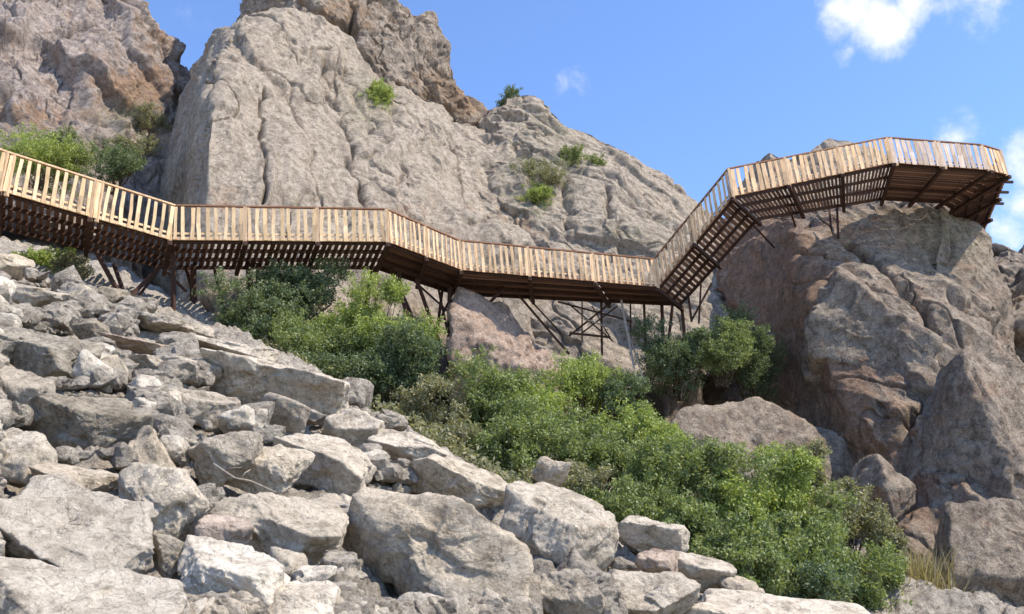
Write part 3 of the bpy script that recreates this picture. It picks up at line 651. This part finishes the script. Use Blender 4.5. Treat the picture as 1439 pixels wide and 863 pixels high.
def post(p, lean, parent, wd=.11):
    m = MB(); m.bar(p-UP*.22, p+UP*(RH+.02)+Vector((lean, 0, 0)), wd, wd, Vector((1, 0, 0))); return m.build('railing_post', M_slat2, parent)
for i in range(len(O3)-1):
    a, b, ia, ib, sg = O3[i], O3[i+1], I3[i], I3[i+1], SEG[i]
    ln = (b-a).length; nb = max(1, round(ln/2.5)); d = (b-a).normalized(); lean = Vector((sg['lean'], 0, 0))
    out = (a-ia+b-ib); out.z = 0; out -= d*out.dot(d); out.normalize()
    for k in range(nb):
        s0, s1 = k/nb, (k+1)/nb
        # deck boards with gaps
        m = MB(); bl = (s1-s0)*ln
        if sg['gap']:
            n = max(2, round(bl/.215)); fill = .64
            for q in range(n):
                u0 = s0+(s1-s0)*(q+rg.uniform(.0, .06))/n; u1 = u0+(s1-s0)*(fill+rg.uniform(-.1, .1))/n
                c = [L3(a, b, u0), L3(a, b, u1), L3(ia, ib, u1), L3(ia, ib, u0)]
                m.hexa([x-UP*.04 for x in c]+[x+UP*.005 for x in c])
        else:
            n = 9
            for q in range(n):
                t0 = (q+.03)/n; t1 = (q+.95)/n; e = .004
                c = [L3(L3(a, ia, t0), L3(b, ib, t0), s0+e), L3(L3(a, ia, t0), L3(b, ib, t0), s1-e), L3(L3(a, ia, t1), L3(b, ib, t1), s1-e), L3(L3(a, ia, t1), L3(b, ib, t1), s0+e)]
                z0 = rg.uniform(-.004, .004); m.hexa([x+UP*(z0-.04) for x in c]+[x+UP*(z0+.005) for x in c])
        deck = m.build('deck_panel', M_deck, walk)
        for t in (.05, .35, .65, .95):
            p0 = L3(L3(a, ia, t), L3(b, ib, t), s0); p1 = L3(L3(a, ia, t), L3(b, ib, t), s1)
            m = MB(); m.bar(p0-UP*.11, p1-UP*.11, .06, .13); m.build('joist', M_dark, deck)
        # cross beam
        p0 = L3(a, b, s0); p1 = L3(ia, ib, s0); e = (p1-p0).normalized()
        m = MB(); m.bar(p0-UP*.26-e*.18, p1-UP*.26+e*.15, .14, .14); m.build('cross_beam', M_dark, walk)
        # railing panel
        m = MB(); n = max(2, round(bl/sg['pitch'])); ro = out*.05
        for q in range(n):
            u = s0+(s1-s0)*(q+.5+rg.uniform(-.07, .07))/n; p = L3(a, b, u)+ro
            wq = sg['w']*rg.uniform(.82, 1.15); tl = d*rg.uniform(-.05, .05)+lean; top = RH-.05+rg.uniform(-.02, .02)
            lo = p-UP*(.10+rg.uniform(0, .03)); hi = p+UP*top+tl; mid = L3(lo, hi, .5)+d*rg.uniform(-.025, .025)
            h = d*wq/2; th = out*.014; h2 = h*rg.uniform(.85, 1.1); h3 = h*rg.uniform(.85, 1.05)
            m.hexa([lo-h-th, lo+h-th, lo+h+th, lo-h+th, mid-h2-th, mid+h2-th, mid+h2+th, mid-h2+th])
            m.hexa([mid-h2-th, mid+h2-th, mid+h2+th, mid-h2+th, hi-h3-th, hi+h3-th, hi+h3+th, hi-h3+th])
        pan = m.build('railing_panel', sg['m'], walk)
        p0, p1 = L3(a, b, s0), L3(a, b, s1)
        m = MB(); m.bar(p0+UP*(RH+.03)+lean, p1+UP*(RH+.03)+lean, .10, .05); m.build('handrail', M_rail if i > 1 else M_slat2, pan)
        m = MB(); m.bar(p0+UP*.12-out*.0+lean*.1, p1+UP*.12+lean*.1, .035, .07); m.build('bottom_rail', sg['m'], pan)
        m = MB(); m.bar(p0-UP*.06+out*.01, p1-UP*.06+out*.01, .06, .10); m.build('edge_board', M_slat2 if i < 3 else M_rail, pan)
        post(L3(a, b, s0)+out*.01, sg['lean'], walk)
        if i < 2 or i == 7: post(L3(a, b, s0)+d*.19+out*.01, sg['lean'], walk, .1)
p0, p1 = O3[-1], I3[-1]; m = MB(); m.bar(p0-UP*.27, p1-UP*.27, .2, .16); m.build('cross_beam', M_dark, walk)
# beam ends jutting from the right corner
for t in (.15, .45, .8):
    p = L3(O3[9], O3[10], t*.5); m = MB(); m.bar(p-UP*.2-Vector((1.2, .1, 0)), p-UP*.2+Vector((.35, -.02, .0)), .1, .1); m.build('cross_beam', M_dark, walk)
def strut(a, b, wd=.13, mat=M_dark, nm='support_strut'):
    wd = wd*.82; m = MB(); m.bar(P(*a), P(*b), wd, wd, Vector((.3, 1, 0)).normalized()); m.build(nm, mat, walk)
def gz(px, py, Y): return (px, py, Y)
for a, b, wd in [
    ((134, 352, 26.6), (176, 428, 26.2), .14), ((160, 372, 27.6), (180, 428, 26.4), .12), ((176, 424, 26.2), (226, 374, 27.9), .13), ((186, 428, 26.4), (222, 380, 28.4), .09),
    ((244, 336, 27.2), (243, 470, 27.2), .14), ((272, 372, 29.0), (270, 470, 29.0), .18), ((226, 374, 27.9), (262, 410, 28.5), .1), ((262, 376, 29.4), (285, 460, 30.0), .14),
    ((350, 366, 29.2), (352, 450, 29.3), .2), ((362, 370, 29.3), (362, 440, 29.4), .12), ((300, 372, 29.4), (318, 450, 30.0), .1),
    ((524, 374, 30.2), (512, 440, 30.4), .13), ((548, 376, 30.5), (590, 470, 31.2), .16), ((560, 380, 30.4), (575, 470, 30.8), .14), ((585, 392, 31.2), (620, 490, 32.0), .14),
    ((632, 404, 32.6), (630, 545, 32.0), .16), ((622, 404, 33.2), (610, 500, 32.6), .11), ((614, 396, 33.0), (636, 500, 32.0), .09), ((640, 404, 33.4), (604, 480, 32.4), .08), ((632, 440, 32.2), (582, 395, 32.4), .1), ((650, 404, 33.0), (650, 480, 33.4), .1),
    ((708, 404, 33.6), (634, 484, 32.4), .12), ((728, 414, 34.4), (800, 498, 34.6), .12), ((738, 414, 34.8), (790, 470, 35.0), .08),
    # lattice panel
    ((784, 424, 35.4), (888, 452, 35.6), .08), ((800, 468, 35.4), (858, 474, 35.5), .1), ((798, 426, 35.4), (862, 480, 35.5), .07), ((860, 424, 35.5), (800, 472, 35.5), .08), ((845, 424, 35.6), (846, 500, 35.7), .1), ((818, 424, 35.6), (818, 480, 35.7), .06),
    ((832, 430, 35.5), (858, 476, 35.6), .06), ((868, 430, 35.6), (815, 470, 35.7), .06), ((886, 424, 35.8), (886, 500, 35.9), .08), ((905, 426, 36.0), (908, 500, 36.2), .12), ((930, 428, 36.2), (932, 480, 36.4), .16),
    ((966, 408, 36.0), (972, 452, 36.0), .12), ((1000, 398, 35.8), (972, 450, 36.0), .09), ((985, 400, 35.6), (982, 455, 36.0), .09), ((958, 430, 36.6), (962, 470, 36.6), .16), ((945, 430, 36.6), (940, 475, 36.6), .14),
    ((1060, 318, 35.4), (1088, 348, 39.2), .1),
    ((1176, 288, 36.6), (1178, 334, 35.6), .12), ((1165, 290, 37.0), (1168, 322, 36.4), .1), ((1112, 300, 36.2), (1118, 318, 37.6), .1)]:
    strut(a, b, wd)
strut((873, 422, 34.6), (897, 548, 33.2), .10, M_pole, 'support_pole'); strut((884, 470, 34.2), (908, 545, 33.4), .06, M_pole, 'support_pole')
strut((820, 448, 35.3), (862, 462, 35.3), .07, M_pole, 'support_pole')

# ------------------------------------------------------------------ shrubs
def leaves(rng, centres, per, rad, size, aspect=2.0, up=.2):
    n = len(centres)*per
    c = np.repeat(centres, per, 0); o = rng.normal(size=(n, 3)); o /= np.linalg.norm(o, axis=1)[:, None]
    c = c+o*(rad*rng.uniform(.15, 1, n)**.6)[:, None]
    a = rng.normal(size=(n, 3)); a[:, 2] += up; a /= np.linalg.norm(a, axis=1)[:, None]
    b = np.cross(a, rng.normal(size=(n, 3))); b /= np.linalg.norm(b, axis=1)[:, None]
    s = size*rng.uniform(.6, 1.3, n)[:, None]
    a = a*s; b = b*s/aspect
    v = np.stack([c-a*.5, c+b*.5, c+a*.5+np.cross(a, b)/np.maximum(s, 1e-6)*.1, c-b*.5], 1).reshape(-1, 3)
    return v, np.arange(n*4).reshape(n, 4)
def shrub(name, box, Y, hue, label, cat='shrub', seed=0, group=None, dens=1., leaf=.10, grow=1., dep=.9):
    rng = np.random.default_rng(500+seed); x0, y0, x1, y1 = box
    gx, gy = (x1-x0)*(grow-1)/2, (y1-y0)*(grow-1)/2; x0 -= gx; x1 += gx; y0 -= gy*.5; y1 += gy*1.5
    c = P((x0+x1)/2, (y0+y1)/2, Y) if Y else hit((x0+x1)/2, (y0+y1)/2)
    zc = c.y*CP+c.z*SP; wd = (x1-x0)*zc/FPX; ht = (y1-y0)*zc/FPX
    c = np.array(c); hw = np.array([wd/2, wd/2*dep, ht/2])
    if not Y: hw = hw*np.array([1, .7, 1]); c = c+np.array([0, hw[1]*.25, 0])
    foot = Vector((c[0], c[1]+hw[1]*.2, c[2]-hw[2]*1.02))
    root = empty(name, foot); tag(root, label, cat, group)
    # lobes, clumps on lobes
    nl = 7+int(wd*2.2); lob = rng.normal(size=(nl, 3)); lob /= np.linalg.norm(lob, axis=1)[:, None]; lob *= rng.uniform(.25, .95, nl)[:, None]
    lr = rng.uniform(.18, .45, nl)
    ncl = int(np.clip(70*wd*ht*dens, 60, 1300)); k = rng.integers(0, nl, ncl)
    q = rng.normal(size=(ncl, 3)); q /= np.linalg.norm(q, axis=1)[:, None]; q *= rng.uniform(.55, 1.05, ncl)[:, None]
    cc = lob[k]+q*lr[k][:, None]; cc = cc*hw+np.array([0, 0, 0])
    nsp = ncl//3; ks = rng.integers(0, nl, nsp); dr = rng.normal(size=(nsp, 3)); dr[:, 2] = np.abs(dr[:, 2])*1.1+.25; dr /= np.linalg.norm(dr, axis=1)[:, None]
    ln_ = lr[ks]*rng.uniform(1.0, 1.9, nsp)
    tip = np.concatenate([(lob[ks]+dr*(ln_*q_)[:, None])*hw for q_ in (.72, .88, 1.0)])
    cc = np.concatenate([cc[:int(len(cc)*.8)], tip]); ncl = len(cc)
    v, f = leaves(rng, cc, 17, .16*min(1, .5+wd*.2), leaf)
    v2 = v+c-np.array(foot)
    link('foliage', mesh_np('foliage', v2, f, LEAF[hue], False), root)
    m = MB()
    sel = rng.choice(ncl, min(ncl, 22), replace=False)
    for i in sel:
        e = Vector(cc[i]+c-np.array(foot)); b0 = Vector(rng.normal(size=3)*.08*wd/2); b0.z = -.15; mid = L3(b0, e, .5)+Vector(rng.normal(size=3)*.08*wd)
        m.tube([b0, mid, e], [.03, .018, .006], 5)
    m.build('stems', M_bark, root)
    return root
SH = [
 ((296, 395, 425, 492), 27.8, 2, 'dark leafy shrub beside the left walkway posts, leftmost of the upper thicket'),
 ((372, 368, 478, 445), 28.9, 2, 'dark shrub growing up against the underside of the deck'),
 ((380, 425, 500, 545), 26.8, 0, 'rounded mid-green shrub behind the long flat-topped boulder'),
 ((462, 398, 594, 520), 27.3, 1, 'light green leafy shrub under the bend where the deck turns dark'),
 ((498, 465, 615, 592), 26.2, 2, 'shrub at the right end of the upper thicket beside the trestle posts'),
 ((415, 500, 545, 585), 26.6, 2, 'shaded shrub right above the tip of the long flat-topped boulder'),
 ((555, 540, 655, 616), 25.2, 3, 'sparse olive-brown shrub in the gap between the two thickets'),
 ((640, 505, 765, 650), 26.2, 0, 'tall green shrub in front of the reddish rock pillar'),
 ((770, 488, 872, 600), 27.4, 1, 'bright yellow-green shrub below the wooden lattice'),
 ((645, 575, 790, 690), 24.0, 0, 'mottled green shrub just above the tilted slab'),
 ((765, 560, 900, 695), 24.6, 0, 'dense green shrub in the middle of the central thicket'),
 ((845, 568, 965, 690), 25.6, 1, 'bright shrub left of the broad sloping rock'),
 ((735, 640, 872, 722), 22.6, 3, 'grey-green twiggy shrub behind the square-shouldered boulder'),
 ((860, 645, 985, 765), 22.2, 0, 'green shrub above the grey round-backed boulder'),
 ((935, 632, 1065, 752), 23.0, 0, 'green shrub just below the broad sloping rock'),
 ((1030, 640, 1160, 765), 23.8, 1, 'bright light green shrub in the middle of the lower right thicket'),
 ((955, 728, 1085, 832), 20.4, 0, 'mid-green shrub above the pale wedge rock'),
 ((1060, 728, 1195, 850), 21.2, 0, 'green shrub above the pale flat slab at the bottom'),
 ((1140, 672, 1245, 790), 24.6, 3, 'olive dusty shrub at the upper right end of the lower thicket'),
 ((1165, 765, 1295, 880), 22.4, 0, 'green shrub at the right end of the thicket beside straw grass'),
 ((1075, 800, 1195, 890), 19.8, 2, 'low dark shrub rising from the bottom edge behind the pale slab'),
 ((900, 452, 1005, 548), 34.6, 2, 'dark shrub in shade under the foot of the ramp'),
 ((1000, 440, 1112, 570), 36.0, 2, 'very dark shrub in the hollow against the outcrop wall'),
 ((965, 455, 1060, 530), 34.0, 0, 'sunlit green shrub between the two dark ones under the ramp'),
 ((300, 450, 400, 520), 27.2, 2, 'dark low shrub behind the grey slab, at the lower left of the upper thicket'),
 ((535, 505, 618, 570), 26.8, 2, 'dark green shrub left of the tall trestle post'),
 ((590, 590, 700, 650), 24.0, 3, 'dry twiggy shrub at the left foot of the central thicket'),
 ((705, 545, 810, 630), 26.2, 1, 'fresh green shrub between the tall one by the reddish pillar and the yellow-green one'),
 ((690, 600, 800, 700), 23.2, 0, 'green shrub directly above the square-shouldered boulder'),
 ((820, 520, 905, 610), 27.6, 2, 'dark shrub at the feet of the pale leaning poles'),
 ((890, 600, 1000, 700), 24.6, 1, 'yellowish shrub touching the lower left of the broad sloping rock'),
 ((800, 680, 920, 760), 21.6, 0, 'mid-green shrub peering over the grey round-backed boulder'),
 ((900, 700, 1010, 790), 21.0, 0, 'shrub right behind the pinkish boulder'),
 ((1010, 690, 1110, 790), 22.2, 1, 'light green shrub in the centre of the lower right thicket, lower than the brightest one'),
 ((1100, 690, 1190, 780), 23.4, 0, 'green shrub left of the olive dusty one'),
 ((1005, 780, 1110, 860), 19.6, 0, 'green shrub over the small pale rock above the bottom slab'),
 ((1210, 730, 1280, 800), 24.2, 3, 'thin olive shrub under the small brown rock'),
 ((1090, 640, 1170, 710), 25.6, 3, 'dull olive shrub along the lower edge of the broad sloping rock'),
 ((502, 108, 556, 172), None, 1, 'bright green bush in the cleft high on the main cliff'),
 ((-10, 195, 118, 252), 38.5, 1, 'green bush behind the railing at the left picture edge'),
 ((112, 205, 202, 260), 38.5, 2, 'dark green bush behind the railing next to the big shaded cliff corner'),
 ((22, 338, 98, 392), 27.2, 1, 'grassy green tuft on the scree under the left deck'),
 ((70, 365, 130, 405), 27.0, 3, 'dry yellowish tuft beside the grassy green one under the deck'),
 ((726, 222, 800, 268), None, 3, 'dull olive bush on the ledge of the right ridge'),
 ((788, 208, 838, 246), None, 0, 'small green bush right of the olive one on the ridge'),
 ((722, 262, 778, 300), None, 1, 'yellow-green low bush below the olive one on the ridge'),
 ((694, 128, 740, 158), 54., 2, 'small dark bush on the crest of the right ridge'),
 ((55, 188, 130, 240), 39.5, 0, 'mid green bush behind the railing between the leftmost bush and the dark one'),
 ((150, 188, 212, 235), 42., 3, 'dusty olive scrub rising behind the dark bush near the shaded cliff corner'),
 ((165, 150, 225, 185), None, 3, 'faded scrub in the gully of the far left cliff'),
]
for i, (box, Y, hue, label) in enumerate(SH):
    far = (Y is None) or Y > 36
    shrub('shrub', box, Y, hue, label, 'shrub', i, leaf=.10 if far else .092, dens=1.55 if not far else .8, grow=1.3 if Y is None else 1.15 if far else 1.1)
rngu = np.random.default_rng(77)
uy = rngu.uniform(12, 30.5, 60000); us = rngu.uniform(.5, 7.5, 60000); ux = (us-(uy-20)*.61)/.79-3.5
up_ = np.stack([ux, uy, ground_z(ux, uy)-.25], 1)
keep = (fbm(up_*.7, 3, 900) > -.12) & (us < 4.5+3*vnoise(up_*.3, 901)); up_ = up_[keep][:9000]
up_[:, 2] += rngu.uniform(0, .45, len(up_))
uv, uf = leaves(rngu, up_, 9, .16, .11)
ug = link('undergrowth', mesh_np('undergrowth', uv, uf, LEAF[3], False)); tag(ug, 'low tangled green and dry undergrowth between the shrubs of the gully', 'undergrowth', kind='stuff')
def grass(name, box, Y, label, n=500, seed=0, hue=4, h=.6):
    rng = np.random.default_rng(seed); x0, y0, x1, y1 = box; vs = []; fs = []
    c0 = P((x0+x1)/2, y1, Y); zc = c0.y*CP+c0.z*SP; wd = (x1-x0)*zc/FPX; ht = (y1-y0)*zc/FPX
    for i in range(n):
        b = np.array([rng.normal()*wd*.22, rng.normal()*wd*.18, rng.uniform(-.1, ht*.35)]); t = b+np.array([rng.normal()*.25*ht, rng.normal()*.25*ht, ht*rng.uniform(.4, .8)])
        m = (b+t)/2+np.array([0, 0, .06*ht]); sd = rng.normal(size=3); sd[2] = 0; sd = sd/np.linalg.norm(sd)*.011*(zc/15+.4)
        k = len(vs); vs += [b-sd, b+sd, m+sd*.8, m-sd*.8, t]; fs += [(k, k+1, k+2, k+3), (k+3, k+2, k+4, k+4)]
    me = bpy.data.meshes.new(name); me.from_pydata([tuple(v) for v in vs], [], [f if f[2] != f[3] else f[:3] for f in fs]); me.materials.append(LEAF[hue]); me.update()
    o = link(name, me, None, c0); tag(o, label, 'grass tuft'); return o
grass('grass_tuft', (1262, 775, 1345, 880), 24.2, 'straw-coloured dry grass at the foot of the lower right rocks', 900, 1)
grass('grass_tuft', (-5, 556, 38, 606), 12.2, 'thin dry grass at the left edge between two pale boulders', 120, 2)
# dry twig lying over the boulders
m = MB(); Yt = scree_hit(380, 690).y-.45
pts = [(300, 652), (330, 672), (352, 676), (388, 692)]
m.tube([P(x, y, Yt) for x, y in pts], [.012, .011, .010, .007], 6)
m.tube([P(338, 674, Yt), P(345, 664, Yt), P(352, 660, Yt+.05)], [.008, .006, .004], 5)
m.tube([P(316, 663, Yt), P(324, 658, Yt), P(340, 657, Yt)], [.007, .006, .004], 5)
tw = m.build('twig', M_pole, None, True); tag(tw, 'bleached dry twig lying across the boulders above the wide stained one', 'twig')
